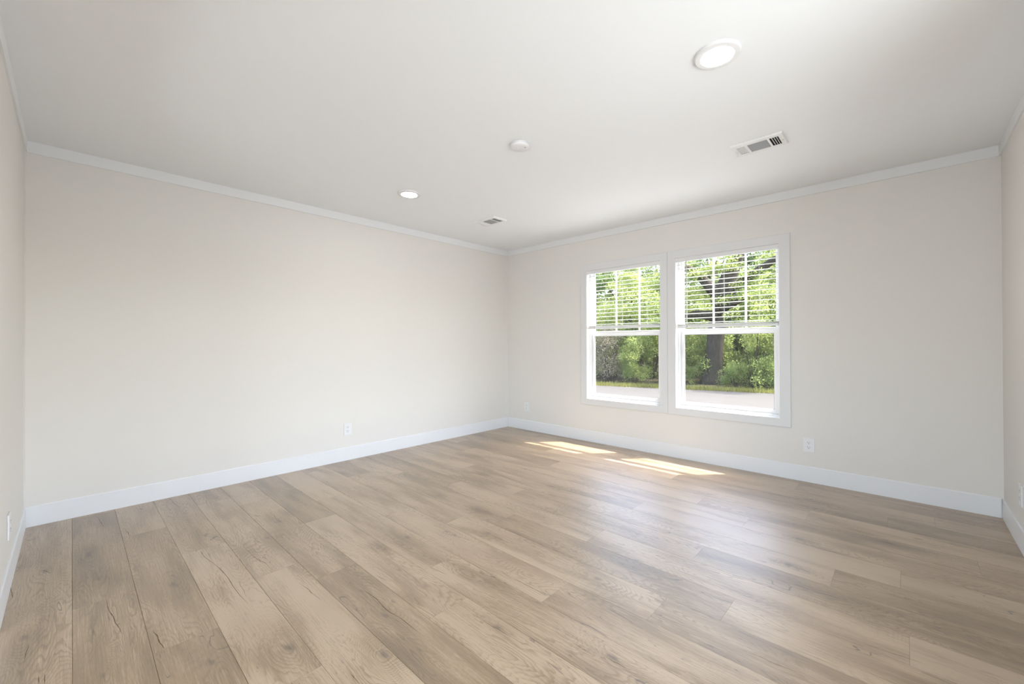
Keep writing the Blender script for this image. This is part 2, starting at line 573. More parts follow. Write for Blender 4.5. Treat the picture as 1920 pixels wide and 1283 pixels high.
# ------------------------------------------------------------------ floor (planks run along x)
rf = random.Random(11)
PITCH = 1.357
butt = {0: 1.2, 1: 1.4, 2: 1.995, 3: 1.15, 4: 1.705, 5: 1.932, 6: 2.58, 7: 2.25, 8: 2.849, 9: 3.243, 10: 3.467, 11: 1.32,
        12: 3.2, 13: 3.765, 14: 4.006, 15: 3.282, 16: 2.94, 17: 3.55, 18: 3.94, 19: 4.16, 20: 3.39}
tone = {(1, 1): .85, (2, 0): .45, (2, 1): .72, (2, 2): .9, (3, 1): .35, (4, 0): .7, (4, 1): .48, (4, 2): .35, (5, 1): .62, (5, 2): .8,
        (3, 0): .55, (3, 2): .3, (6, 1): .4, (7, 1): .5, (5, 0): .3, (1, 0): .5, (0, 0): .5, (0, 1): .6, (6, 2): .4}
bm = bmesh.new()
lay = bm.verts.layers.float_vector.new('plank')
def plank(x0, x1, y0, y1, rnd):
    g, c, d = 0.0003, 0.0006, 0.0010
    def add(pts):
        vs = [bm.verts.new(p) for p in pts]
        for v in vs:
            v[lay] = rnd
        return vs
    lo = add([(x0 + g, y0 + g, -d), (x1 - g, y0 + g, -d), (x1 - g, y1 - g, -d), (x0 + g, y1 - g, -d)])
    hi = add([(x0 + g, y0 + g + c, 0), (x1 - g, y0 + g + c, 0), (x1 - g, y1 - g - c, 0), (x0 + g, y1 - g - c, 0)])
    bm.faces.new(hi)
    for i in range(4):
        j = (i + 1) % 4
        bm.faces.new((lo[i], lo[j], hi[j], hi[i]))
row = -12
while True:
    y0, y1 = SEAM0 + (row - 1) * ROWH, SEAM0 + row * ROWH
    if y0 > 0.0:
        break
    if y1 > REAR_Y:
        b0 = butt.get(row, rf.uniform(0, PITCH))
        s = b0 % PITCH
        xs = [-0.012] + [s + k * PITCH for k in range(5) if 0.02 < s + k * PITCH < W - 0.02] + [W + 0.012]
        for k, (a, b) in enumerate(zip(xs, xs[1:])):
            t = tone.get((row, k), 0.5 + rf.uniform(-.38, .38))
            plank(a, b, max(y0, REAR_Y), min(y1, 0.012), Vector((t, rf.random(), rf.random())))
    row += 1
bot = [bm.verts.new(p) for p in ((-0.02, REAR_Y - .02, -0.003), (W + .02, REAR_Y - .02, -0.003), (W + .02, 0.02, -0.003), (-0.02, 0.02, -0.003))]
fb = bm.faces.new(bot)
fb.material_index = 1
before = set(bm.faces)
add_box(bm, -0.12, REAR_Y - .12, -0.30, W + 0.12, 0.12, -0.004)
for f in set(bm.faces) - before:
    f.material_index = 1
rc_ = random.Random(8)
for xa, ya, xb, yb, hw_ in CRACKS:
    n_ = 14
    p0, p1 = Vector((xa, ya)), Vector((xb, yb))
    dr = (p1 - p0).normalized()
    nr = Vector((-dr.y, dr.x))
    ln = (p1 - p0).length
    prev = None
    for k in range(n_ + 1):
        t = k / n_
        w_ = hw_ * .00055 * (0.25 + math.sin(math.pi * t) ** .7) * rc_.uniform(.6, 1.2)
        off_ = nr * (ln * .035 * noise.noise(Vector((t * 4, xa * 9, ya * 7))) * math.sin(math.pi * t))
        c_ = p0 + (p1 - p0) * t + off_
        cur = [bm.verts.new((*(c_ - nr * w_), .00012)), bm.verts.new((*(c_ + nr * w_), .00012))]
        if prev:
            f_ = bm.faces.new((prev[0], cur[0], cur[1], prev[1]))
            f_.material_index = 2
        prev = cur
struct('floor', bm, [M_WOOD, M_GAP, M_CRACK], label='light oak plank floor running across the whole room')

# ------------------------------------------------------------------ ceiling and walls
struct('ceiling', bm_boxes((-0.12, REAR_Y - .12, H, W + 0.12, 0.12, H + 0.15)), M_CEIL, label='smooth white ceiling')
struct('wall_back', bm_boxes((-0.12, -L - 0.12, 0, 0, 0.12, H)), M_WALL, label='long plain off-white wall on the left')
SY0, SY1, SZ0, SZ1 = -3.95, -1.35, 0.55, 2.15
struct('wall_right', bm_boxes((W, SY1, 0, W + 0.12, 0.12, H), (W, REAR_Y, 0, W + 0.12, SY0, H),
                              (W, SY0, 0, W + .12, SY1, SZ0), (W, SY0, SZ1, W + .12, SY1, H)), M_WALL, label='narrow strip of off-white wall at the right edge')
T = 0.12
rough = [(WIN[0][0] - .008, WIN[0][1] + .008), (WIN[1][0] - .008, WIN[1][1] + .008)]
za, zb = WZ0 - .008, WZ1 + .008
struct('wall_front', bm_boxes(
    (0, 0, 0, W, T, za), (0, 0, zb, W, T, H), (0, 0, za, rough[0][0], T, zb),
    (rough[0][1], 0, za, rough[1][0], T, zb), (rough[1][1], 0, za, W, T, zb)), M_WALL, label='off-white wall holding the pair of windows')
struct('wall_left', bm_boxes(
    (0, -L - T, 0, OPEN_X0, -L, H), (OPEN_X1, -L - T, 0, W, -L, H), (OPEN_X0, -L - T, OPEN_Z, OPEN_X1, -L, H)), M_WALL,
    label='strip of off-white wall at the left edge with an opening')
# next room behind the opening
struct('wall_rear_left', bm_boxes((-0.12, REAR_Y, 0, 0, -L - T, H)), M_WALL)
rx0, rx1, rz0, rz1 = 2.3, 4.34, 0.40, 2.04
struct('wall_rear', bm_boxes((-0.12, REAR_Y - .12, 0, rx0, REAR_Y, H), (rx1, REAR_Y - .12, 0, W + .12, REAR_Y, H),
                             (rx0, REAR_Y - .12, 0, rx1, REAR_Y, rz0), (rx0, REAR_Y - .12, rz1, rx1, REAR_Y, H)), M_WALL)
w4 = struct('window_4', bm_boxes((rx0, REAR_Y - .10, rz0, rx0 + .05, REAR_Y - .05, rz1), (rx1 - .05, REAR_Y - .10, rz0, rx1, REAR_Y - .05, rz1),
                                 (rx0 + .05, REAR_Y - .10, rz0, rx1 - .05, REAR_Y - .05, rz0 + .05), (rx0 + .05, REAR_Y - .10, rz1 - .05, rx1 - .05, REAR_Y - .05, rz1)), M_VINYL)  # invented window, out of view, housing the rear fill light
struct('pane', bm_boxes((rx0 + .05, REAR_Y - .078, rz0 + .05, rx1 - .05, REAR_Y - .074, rz1 - .05)), M_GLASS, w4)
w3 = struct('window_3', bm_boxes((W + .05, SY0, SZ0, W + .10, SY0 + .05, SZ1), (W + .05, SY1 - .05, SZ0, W + .10, SY1, SZ1),
                                 (W + .05, SY0 + .05, SZ0, W + .10, SY1 - .05, SZ0 + .05), (W + .05, SY0 + .05, SZ1 - .05, W + .10, SY1 - .05, SZ1)), M_VINYL)  # invented window, out of view, housing the side fill light
struct('pane', bm_boxes((W + .072, SY0 + .05, SZ0 + .05, W + .076, SY1 - .05, SZ1 - .05)), M_GLASS, w3)
struct('sun_blocker', bm_boxes((W + .12, -6.0, H + .02, W + 2.2, 1.2, H + .12), (W + 2.0, -6.0, GZ0, W + 2.1, -5.9, H + .02), (W + 2.0, 1.0, GZ0, W + 2.1, 1.1, H + .02)), M_BLOCKER)  # added unseen slab on posts, keeps direct sun out of the side opening

# baseboards : flat board with an eased top edge
def board_profile(bm, p0, p1, inward, prof):
    """extrude a (depth, z) profile from p0 to p1 (xy), depth measured along 'inward'"""
    rings = []
    for p in (p0, p1):
        rings.append([bm.verts.new((p[0] + inward[0] * d, p[1] + inward[1] * d, z)) for d, z in prof])
    n = len(prof)
    for i in range(n):
        j = (i + 1) % n
        bm.faces.new((rings[0][i], rings[0][j], rings[1][j], rings[1][i]))
    bm.faces.new(rings[0])
    bm.faces.new(rings[1][::-1])
BP = [(0, 0.0005), (0.008, 0.0005), (0.008, BASE_H - .005), (0.006, BASE_H - .0008), (0.004, BASE_H), (0, BASE_H)]
CP = [(0, H), (0, CROWN_Z), (0.009, CROWN_Z), (0.0105, CROWN_Z + .0015), (0.0105, H)]
def run(name, p0, p1, inward, prof, m, label):
    b = bmesh.new()
    board_profile(b, p0, p1, inward, prof)
    return struct(name, b, m, label=label)
run('baseboard_back', (0, -L), (0, 0), (1, 0), BP, M_TRIM, 'white baseboard along the long left wall')
run('baseboard_front', (0.012, 0), (W - 0.012, 0), (0, -1), BP, M_TRIM, 'white baseboard below the windows')
run('baseboard_right', (W, -L), (W, 0), (-1, 0), BP, M_TRIM, 'white baseboard at the right edge')
run('baseboard_left', (0.012, -L), (OPEN_X0, -L), (0, 1), BP, M_TRIM, 'white baseboard at the left edge')
run('trim_1', (0, -L), (0, 0), (1, 0), CP, M_CROWN, 'flat white crown strip above the long left wall')
run('trim_2', (0.0105, 0), (W - 0.0105, 0), (0, -1), CP, M_CROWN, 'flat white crown strip above the windows')
run('trim_3', (W, -L), (W, 0), (-1, 0), CP, M_CROWN, 'flat white crown strip at the right edge')
run('trim_4', (0.0105, -L), (W - .0105, -L), (0, 1), CP, M_CROWN, 'flat white crown strip at the left edge')
struct('trim_5', bm_boxes((0.0, -L, BASE_H, 0.028, -L + .003, CROWN_Z)), M_WALL, label='thin batten in the left corner of the room')

# ------------------------------------------------------------------ windows
def ring(bm, x0, x1, z0, z1, y0, y1, w, wt=None, wb=None):
    wt = w if wt is None else wt
    wb = w if wb is None else wb
    add_box(bm, x0, y0, z0, x0 + w, y1, z1)
    add_box(bm, x1 - w, y0, z0, x1, y1, z1)
    add_box(bm, x0 + w, y0, z0, x1 - w, y1, z0 + wb)
    add_box(bm, x0 + w, y0, z1 - wt, x1 - w, y1, z1)

def make_window(i):
    x0, x1 = WIN[i]
    c0, c1 = CASE_X[i]
    # casing: four mitred boards with a slightly eased face
    b = bmesh.new()
    o = [(c0, CASE_Z[0]), (c1, CASE_Z[0]), (c1, CASE_Z[1]), (c0, CASE_Z[1])]
    n = [(x0, WZ0), (x1, WZ0), (x1, WZ1), (x0, WZ1)]
    e = 0.002
    def off(q, k, s):
        sx = 1 if k in (0, 3) else -1
        sz = 1 if k in (0, 1) else -1
        return (q[0] + sx * s, q[1] + sz * s)
    loops = []
    for q, s, y in ((o, 0, 0.0), (o, 0, -0.011), (o, e, -0.013), (n, -e, -0.013), (n, 0, -0.011), (n, 0, 0.0)):
        loops.append([b.verts.new((off(p, k, s)[0], y, off(p, k, s)[1])) for k, p in enumerate(q)])
    for A, B in zip(loops, loops[1:] + loops[:1]):
        for k in range(4):
            b.faces.new((A[k], A[(k + 1) % 4], B[(k + 1) % 4], B[k]))
    root = struct('window_%d' % (i + 1), b, M_CASE,
                  label=['left window of the pair with white casing', 'right window of the pair with white casing'][i])
    # jamb liner + vinyl frame
    b = bmesh.new()
    ring(b, x0 - .007, x1 + .007, WZ0 - .007, WZ1 + .007, 0.0005, 0.125, .007)
    ring(b, x0, x1, WZ0, WZ1, 0.055, 0.125, .018, .008, .020)
    add_box(b, x0 + .018, 0.060, WZ0 + .020, x0 + .024, 0.064, WZ1 - .008)
    add_box(b, x1 - .024, 0.060, WZ0 + .020, x1 - .018, 0.064, WZ1 - .008)
    obj('window_frame', b, M_VINYL, root)
    fx0, fx1 = x0 + .0185, x1 - .0185
    # lower sash
    b = bmesh.new()
    ring(b, fx0, fx1, WZ0 + .0205, 1.290, 0.073, 0.0955, .036, .054, .034)
    add_box(b, fx0 + .03, 0.066, 1.281, fx1 - .03, 0.073, 1.288)          # finger lip on the meeting rail
    ls = obj('lower_sash', bevel(b, .0015, 1), M_VINYL, root)
    gx0, gx1, gz0, gz1 = fx0 + .036, fx1 - .036, WZ0 + .0545, 1.236
    b = bmesh.new()
    ring(b, gx0, gx1, gz0, gz1, 0.080, 0.0875, .0035)
    obj('gasket', b, M_GASKET, ls)
    obj('pane', bm_boxes((gx0, .0835, gz0, gx1, .0865, gz1)), M_GLASS_SCREEN, ls)
    # upper sash, set further out
    b = bmesh.new()
    ring(b, fx0, fx1, 1.258, WZ1 - .0085, 0.097, 0.120, .024, .011, .034)
    us = obj('upper_sash', bevel(b, .0015, 1), M_VINYL, root)
    ux0, ux1, uz0, uz1 = fx0 + .024, fx1 - .024, 1.292, WZ1 - .0195
    obj('pane', bm_boxes((ux0, .107, uz0, ux1, .110, uz1)), M_GLASS, us)
    for k in (1, 2):
        xm = x0 + (x1 - x0) * k / 3 + 0.01
        xm = [0, x0 + .325, x0 + .607][k]
        obj('muntin', bm_boxes((xm - .0085, .1005, uz0, xm + .0085, .106, uz1)), M_VINYL, us)
    return root
make_window(0)
make_window(1)

# ------------------------------------------------------------------ blinds (drawn half way down)
def make_blind(i, zb, label, tilt):
    x0, x1 = WIN[i][0] + .004, WIN[i][1] - .004
    root = thing('window_blind', label, 'blind', (0.5 * (x0 + x1), 0.014, WZ1), 'half drawn mini blinds')
    hw = 0.5 * (x1 - x0)
    # U shaped headrail
    b = bmesh.new()
    add_box(b, -hw, -.020, -.0385, hw, .016, -.0006)
    add_box(b, -hw, -.0235, -.0065, hw, -.020, -.0012)
    add_box(b, -hw, -.0215, -.0385, hw, -.020, -.0360)
    obj('headrail', b, M_PLASTIC, root)
    for s in (-1, 1):
        obj('mounting_bracket', bevel(bm_boxes((s * hw - (.001 if s > 0 else -.001) - .011, -.0225, -.041, s * hw - (.001 if s > 0 else -.001) + .011, -.0205, -.001)), .0006, 1), M_PLASTIC, root)
    # slats: thin curved strips
    zbr = zb - WZ1
    b = bmesh.new()
    def slat(z, tl, sag=0.0, w=.0135):
        n = 5
        rows = []
        for x in (-hw + .003, -hw * .5, 0, hw * .5, hw - .003):
            s = sag * (1 - (x / hw) ** 2)
            top = []
            for k in range(n):
                u = -1 + 2 * k / (n - 1)
                yy, zz = u * w, .0022 * (1 - u * u) + tl * u * w
                top.append(b.verts.new((x, yy - .001, z + zz - s)))
            low = []
            for k in range(n):
                u = -1 + 2 * k / (n - 1)
                yy, zz = u * w, .0022 * (1 - u * u) + tl * u * w - .0017
                low.append(b.verts.new((x, yy - .001, z + zz - s)))
            rows.append(top + low[::-1])
        for A, B in zip(rows, rows[1:]):
            m_ = len(A)
            for k in range(m_):
                b.faces.new((A[k], A[(k + 1) % m_], B[(k + 1) % m_], B[k]))
        b.faces.new(rows[0])
        b.faces.new(rows[-1][::-1])
    ztop, zbot = -.068, zbr + .052
    nsl = 14
    rr = random.Random(5 + i)
    for k in range(nsl):
        z = ztop + (zbot - ztop) * k / (nsl - 1)
        slat(z + rr.uniform(-.0012, .0012), tilt + rr.uniform(-.05, .05), rr.uniform(0, .0008))
    for k in range(4):                                   # the rest stacked on the bottom rail
        slat(zbr + .0225 + k * .0042, 0.02 * rr.uniform(-1, 1))
    obj('slats', b, M_SLAT, root)
    b = bm_boxes((-hw + .003, -.0145, zbr, hw - .003, .0090, zbr + .019))
    obj('bottom_rail', bevel(b, .003, 2), M_PLASTIC, root)
    # ladder cords: a pair of fine strings each, ending in a button at the bottom rail
    for f in (-.78, .0, .66):
        b = bmesh.new()
        x = f * hw
        for y in (-.0165, .0145):
            add_tube(b, [(x, y, -.0385), (x + .0015, y, zbr * .5), (x, y, zbr + .05), (x + .004, y, zbr + .02)], .0011, 6)
        obj('ladder_cord', b, M_CORD, root)
        b = bmesh.new()
        add_lathe(b, [(.0001, -.0045), (.004, -.0045), (.006, -.0015), (.006, 0)], 12, (x + .004, -.0150, zbr + .009), 'Y', True, True)
        obj('cord_button', b, M_PLASTIC, root, True)
    # tilt wand
    b = bmesh.new()
    xw = -hw + .105
    add_tube(b, [(xw, -.0225, -.034), (xw, -.027, -.050), (xw + .001, -.0275, zbr * .5), (xw + .003, -.0275, zbr - .012)], [.002, .0025, .0028, .0034], 6)
    obj('tilt_wand', b, M_WAND, root)
    return root
make_blind(0, 1.318, 'white mini blind half drawn in the left window, stopping just above the sash rail', -0.09)
make_blind(1, 1.300, 'white mini blind half drawn in the right window, reaching the sash rail', -0.09)

# ------------------------------------------------------------------ ceiling fixtures
def make_light(loc, label):
    root = thing('recessed_light', label, 'ceiling light', loc, 'round recessed ceiling lights')
    b = bmesh.new()
    add_lathe(b, [(.094, 0), (.0945, -.006), (.0928, -.0108), (.088, -.0124), (.070, -.0132), (.0672, -.0128), (.0665, -.010), (.0665, -.002)], 96)
    obj('trim_ring', b, M_PLASTIC, root, True)
    b = bmesh.new()
    add_lathe(b, [(.0664, -.0105), (.055, -.0112), (.03, -.0116), (.0005, -.0118)], 96, cap_end=True)
    obj('lens', b, M_LENS, root, True)
    return root
l1 = make_light((3.425, -2.197, H), 'glowing round white ceiling light nearer the viewer, beside the air register')
l2 = copy_tree(l1)
l2.location = (0.945, -2.190, H)
l2['label'] = 'glowing round white ceiling light farther away, near the long left wall'

# smoke detector
sd = thing('smoke_detector', 'round white smoke detector on the ceiling between the two lights', 'smoke detector', (2.224, -2.188, H))
b = bmesh.new()
add_lathe(b, [(.058, 0), (.058, -.007), (.0565, -.008)], 64, cap_start=True)
obj('mounting_plate', b, M_PLASTIC, sd, True)
b = bmesh.new()
add_lathe(b, [(.0575, -.008), (.060, -.009), (.0605, -.018), (.058, -.024), (.050, -.027), (.030, -.0282), (.0005, -.0285)], 64, cap_end=True)
obj('cover', b, M_PLASTIC, sd, True)
b = bmesh.new()
add_lathe(b, [(.0030, -.0270), (.0030, -.0292), (.0005, -.0296)], 16, (.034, .014, 0), cap_end=True)
obj('indicator_light', b, M_DARK, sd)
b = bmesh.new()
add_lathe(b, [(.010, -.0275), (.010, -.0296), (.008, -.0302), (.0005, -.0304)], 24, (-.012, -.006, 0), cap_end=True)
obj('test_button', b, M_PLASTIC, sd, True)

# ceiling registers
def make_vent(loc, label):
    root = thing('ceiling_vent', label, 'vent', loc, 'white ceiling air registers')
    hx, hy = .147, .099
    b = bmesh.new()
    # face plate with three openings, built as a frame of strips with a sloped outer rim
    zf, zk = -.012, -.0095
    ox = [-.119, -.069, -.054, .058, .070, .119]
    oy = .064
    ix, iy = hx - .004, hy - .004
    xs = [-ix] + ox + [ix]
    add_box(b, -ix, -iy, zf, ix, -oy, zk)
    add_box(b, -ix, oy, zf, ix, iy, zk)
    for a, c in ((-ix, ox[0]), (ox[1], ox[2]), (ox[3], ox[4]), (ox[5], ix)):
        add_box(b, a, -oy, zf, c, oy, zk)
    o1 = [b.verts.new((sx * hx, sy * hy, 0)) for sx, sy in ((-1, -1), (1, -1), (1, 1), (-1, 1))]
    o2 = [b.verts.new((sx * hx, sy * hy, -.004)) for sx, sy in ((-1, -1), (1, -1), (1, 1), (-1, 1))]
    o3 = [b.verts.new((sx * ix, sy * iy, zf)) for sx, sy in ((-1, -1), (1, -1), (1, 1), (-1, 1))]
    for A, B in ((o1, o2), (o2, o3)):
        for k in range(4):
            b.faces.new((A[k], A[(k + 1) % 4], B[(k + 1) % 4], B[k]))
    obj('face_plate', b, M_METAL, root)
    obj('duct_opening', bm_boxes((-ix, -iy, -.0022, ix, iy, -.0004)), M_DARK, root)
    # louvres leaning outwards in the end banks
    for k in range(4):
        x = -.113 + k * .0125
        bb = bmesh.new()
        vs = [bb.verts.new(p) for p in ((x - .006, -oy, zf), (x - .006, oy, zf), (x + .007, oy, -.0028), (x + .007, -oy, -.0028),
                                        (x - .0048, -oy, zf), (x - .0048, oy, zf), (x + .0082, oy, -.0028), (x + .0082, -oy, -.0028))]
        for q in ((0, 1, 2, 3), (7, 6, 5, 4), (0, 4, 5, 1), (2, 6, 7, 3), (1, 5, 6, 2), (0, 3, 7, 4)):
            bb.faces.new([vs[n] for n in q])
        obj('louvre', bb, M_METAL, root)
    for k in range(4):
        x = .0815 + k * .0128
        bb = bmesh.new()
        vs = [bb.verts.new(p) for p in ((x - .0045, -oy, -.0028), (x - .0045, oy, -.0028), (x + .0035, oy, zf), (x + .0035, -oy, zf),
                                        (x - .0033, -oy, -.0028), (x - .0033, oy, -.0028), (x + .0047, oy, zf), (x + .0047, -oy, zf))]
        for q in ((0, 1, 2, 3), (7, 6, 5, 4), (0, 4, 5, 1), (2, 6, 7, 3), (1, 5, 6, 2), (0, 3, 7, 4)):
            bb.faces.new([vs[n] for n in q])
        obj('louvre', bb, M_METAL, root)
    # centre bank: fine lengthwise blades over the closed damper
    bb = bm_boxes((ox[2], -oy, -.0042, ox[3], oy, -.0026))
    for k in range(15):
        y = -oy + .006 + k * .0085
        vs = [bb.verts.new(p) for p in ((ox[2], y - .003, -.0045), (ox[3], y - .003, -.0045), (ox[3], y + .003, -.009), (ox[2], y + .003, -.009))]
        bb.faces.new(vs)
    obj('damper', bb, M_DAMPER, root)
    for x, y in ((-.134, 0), (.134, .008)):
        bb = bmesh.new()
        add_lathe(bb, [(.0042, zf + .0005), (.0040, zf - .0012), (.0005, zf - .0018)], 16, (x, y, 0), cap_end=True)
        obj('screw', bb, M_SCREW, root)
    bb = bmesh.new()
    add_tube(bb, [(-.124, -.030, zf + .004), (-.124, -.030, zf - .006), (-.126, .020, zf - .012), (-.140, .046, zf - .012)], .0022, 8)
    obj('damper_lever', bb, M_METAL, root, True)
    return root
l3 = copy_tree(l1)
l3.location = (2.2, -5.5, H)  # added lamp to light the unseen passage
l3['label'] = 'added round ceiling light in the unseen passage behind the viewer'
v1 = make_vent((3.344, -1.112, H), 'white ceiling air register between the nearer ceiling light and the right window')
v2 = copy_tree(v1)
v2.location = (0.872, -1.158, H)
v2['label'] = 'white ceiling air register near the far corner, beyond the farther ceiling light'

# ------------------------------------------------------------------ wall outlets (built on the XZ plane facing -Y)
def make_outlet(loc, rz, label):
    root = thing('wall_outlet', label, 'outlet', loc, 'white wall outlets', (0, 0, rz))
    b = bevel(bm_boxes((-.040, -.0065, -.0585, .040, 0, .0585)), .0025, 2)
    obj('cover_plate', b, M_PLASTIC, root)
    b = bevel(bm_boxes((-.0168, -.0082, -.0335, .0168, -.0060, .0335)), .0012, 1)
    rc = obj('receptacle', b, M_PLASTIC, root)
    for s in (-1, 1):
        zc = s * .0192
        obj('slot', bm_boxes((-.0082, -.0086, zc + .001, -.0058, -.0080, zc + .0095)), M_DARK, rc)
        obj('slot', bm_boxes((.0058, -.0086, zc + .002, .0078, -.0080, zc + .009)), M_DARK, rc)
        b = bmesh.new()
        add_lathe(b, [(.0026, -.0086), (.0026, -.0080)], 12, (0, 0, zc - .006), 'Y', True, True)
        obj('ground_hole', b, M_DARK, rc)
    for s in (-1, 1):
        b = bmesh.new()
        add_lathe(b, [(.0001, -.0076), (.0026, -.0074), (.003, -.0062)], 12, (0, 0, s * .0485), 'Y', True, True)
        obj('screw', b, M_METAL, root, True)
    return root
o1 = make_outlet((3.446, 0, .305), 0, 'white outlet on the window wall to the right of the windows')
for loc, rz, lab in (((.352, 0, .306), 0, 'white outlet on the window wall near the far corner'),
                     ((0, -2.294, .307), math.pi / 2, 'white outlet low on the long left wall'),
                     ((W, -.575, .303), -math.pi / 2, 'white outlet on the wall at the right edge of the photo'),
                     ((.965, -L, .300), math.pi, 'white outlet on the wall at the left edge of the photo')):
    c = copy_tree(o1)
    c.location = loc
    c.rotation_euler = (0, 0, rz)
    c['label'] = lab

# ------------------------------------------------------------------ outdoors
GZ = -0.60
def road_y(x, base):       # the road runs slightly askew to the house
    return base + 0.27 * x
b = bmesh.new()
def strip(bm, ya, yb, z, nx=30, wob=0.0, seed=0, x0=-40, x1=30, z2=None):
    vs = []
    for i in range(nx * 4 + 1):
        x = x0 + (x1 - x0) * i / (nx * 4)
        w = wob * (noise.noise(Vector((x * .9, seed, 0))) + .5 * noise.noise(Vector((x * 3.1, seed, 3))))
        vs.append((bm.verts.new((x, road_y(x, ya), z)), bm.verts.new((x, road_y(x, yb) + w, z if z2 is None else z2))))
    for (a, c), (d, e) in zip(vs, vs[1:]):
        bm.faces.new((a, d, e, c))
bg = bm_boxes((-60, -30, GZ - .2, 50, 60, GZ))
struct('ground', bg, M_SOIL, label='earth outside under the trees')
strip(b, 4.5, 12.4, GZ + .012, wob=.35, seed=2)
struct('road', b, M_ROAD, label='pale road outside the windows')
struct('bounce_slab', bm_boxes((-7, 0.14, GZ, 7, 3.6, GZ + .02)), M_BOUNCE, label='added pale slab between house and road, bouncing sunlight indoors')  # added out of sight to bounce sun onto the ceiling
b = bmesh.new()
strip(b, 11.6, 14.0, GZ + .008)
struct('verge_ground', b, M_VERGE, label='grassy edge of the road under the trees')

def rnd_dir(r):
    z = r.uniform(-1, 1)
    a = r.uniform(0, 2 * math.pi)
    s = math.sqrt(1 - z * z)
    return Vector((s * math.cos(a), s * math.sin(a), z))

def leaves_mesh(name, clusters, n, size, mat_, seed, up=0.3):
    """leaf quads filling ellipsoid clusters [(centre, radii, weight)]"""
    r = random.Random(seed)
    verts, faces, att = [], [], []
    tot = sum(c[2] for c in clusters)
    for c, rad, w in clusters:
        cl = r.random()
        for _ in range(int(n * w / tot)):
            d = rnd_dir(r)
            q = r.random() ** 0.45
            p = Vector((c[0] + d.x * rad[0] * q, c[1] + d.y * rad[1] * q, c[2] + d.z * rad[2] * q))
            nrm = (rnd_dir(r) + Vector((0, 0, up))).normalized()
            u = nrm.orthogonal().normalized()
            u = (Matrix.Rotation(r.uniform(0, 6.28), 3, nrm) @ u)
            v = nrm.cross(u)
            s = size * r.uniform(.6, 1.35)
            k = len(verts)
            verts += [p - u * s, p - v * s * .55, p + u * s, p + v * s * .55]
            faces.append((k, k + 1, k + 2, k + 3))
            t = min(1, max(0, .3 * cl + .7 * r.random()))
            att += [(t, 0, 0)] * 4
    me = bpy.data.meshes.new(name)
    me.from_pydata([tuple(v) for v in verts], [], faces)
    a = me.attributes.new('leaf', 'FLOAT_VECTOR', 'POINT')
    a.data.foreach_set('vector', [c for t in att for c in t])
    me.materials.append(mat_)
    me.update()
    return me

def shrub_clusters(r, n, w, h):
    out = []
    for k in range(int(n * 1.7)):
        z = r.uniform(.12, 1) ** 1.0 * h
        f = 1 - .45 * (z / h)
        out.append(((r.uniform(-w, w) * f, r.uniform(-w * .6, w * .6) * f, z), (r.uniform(.24, .55), r.uniform(.2, .45), r.uniform(.2, .5)), 1))
    return out

def new_mesh_obj(name, me, parent):
    o = bpy.data.objects.new(name, me)
    COL.objects.link(o)
    o.parent = parent
    return o

def make_shrub(seed, w, h, n, m, size=.050):
    r = random.Random(seed)
    root = thing('shrub', '', 'shrub', (0, 0, GZ))
    new_mesh_obj('foliage', leaves_mesh('foliage', shrub_clusters(r, 22, w, h), n, size, m, seed), root)
    b = bmesh.new()
    for k in range(9):
        a = r.uniform(0, 6.28)
        top = Vector((math.cos(a) * w * r.uniform(.3, .8), math.sin(a) * w * .5, h * r.uniform(.6, .95)))
        add_tube(b, [(math.cos(a) * .08, math.sin(a) * .08, -.02), tuple(top * .5 + Vector((0, 0, .12))), tuple(top)], [.022, .014, .005], 5)
    obj('stems', b, M_BARK, root)
    return root

def make_tree(seed, h, w, z0, trunk_r, n, m, size=.075):
    r = random.Random(seed)
    root = thing('tree', '', 'tree', (0, 0, GZ))
    cl = []
    for k in range(34):
        z = r.uniform(z0, h)
        f = math.sin(math.pi * (0.18 + .75 * (z - z0) / (h - z0)))
        a = r.uniform(0, 6.28)
        q = math.sqrt(r.random()) * w * f
        cl.append(((math.cos(a) * q, math.sin(a) * q, z), (r.uniform(.5, .95), r.uniform(.5, .9), r.uniform(.3, .6)), 1))
    new_mesh_obj('foliage', leaves_mesh('foliage', cl, n, size, m, seed), root)
    b = bmesh.new()
    add_tube(b, [(0, 0, -.1), (.02, 0, .25), (.05, .03, 1.5), (0, .1, 3.2), (.15, 0, h * .8)], [trunk_r * 1.7, trunk_r * 1.15, trunk_r, trunk_r * .85, trunk_r * .3], 14)
    obj('trunk', b, M_BARK, root, True)
    for k in range(5):
        b = bmesh.new()
        c = cl[r.randrange(len(cl))][0]
        zs = max(1.6, c[2] * .7)
        add_tube(b, [(.03, .04, zs), (c[0] * .5, c[1] * .5, (zs + c[2]) * .5 + .15), c], [trunk_r * .35, trunk_r * .2, .015], 7)
        obj('branch', b, M_BARK, root, True)
    return root

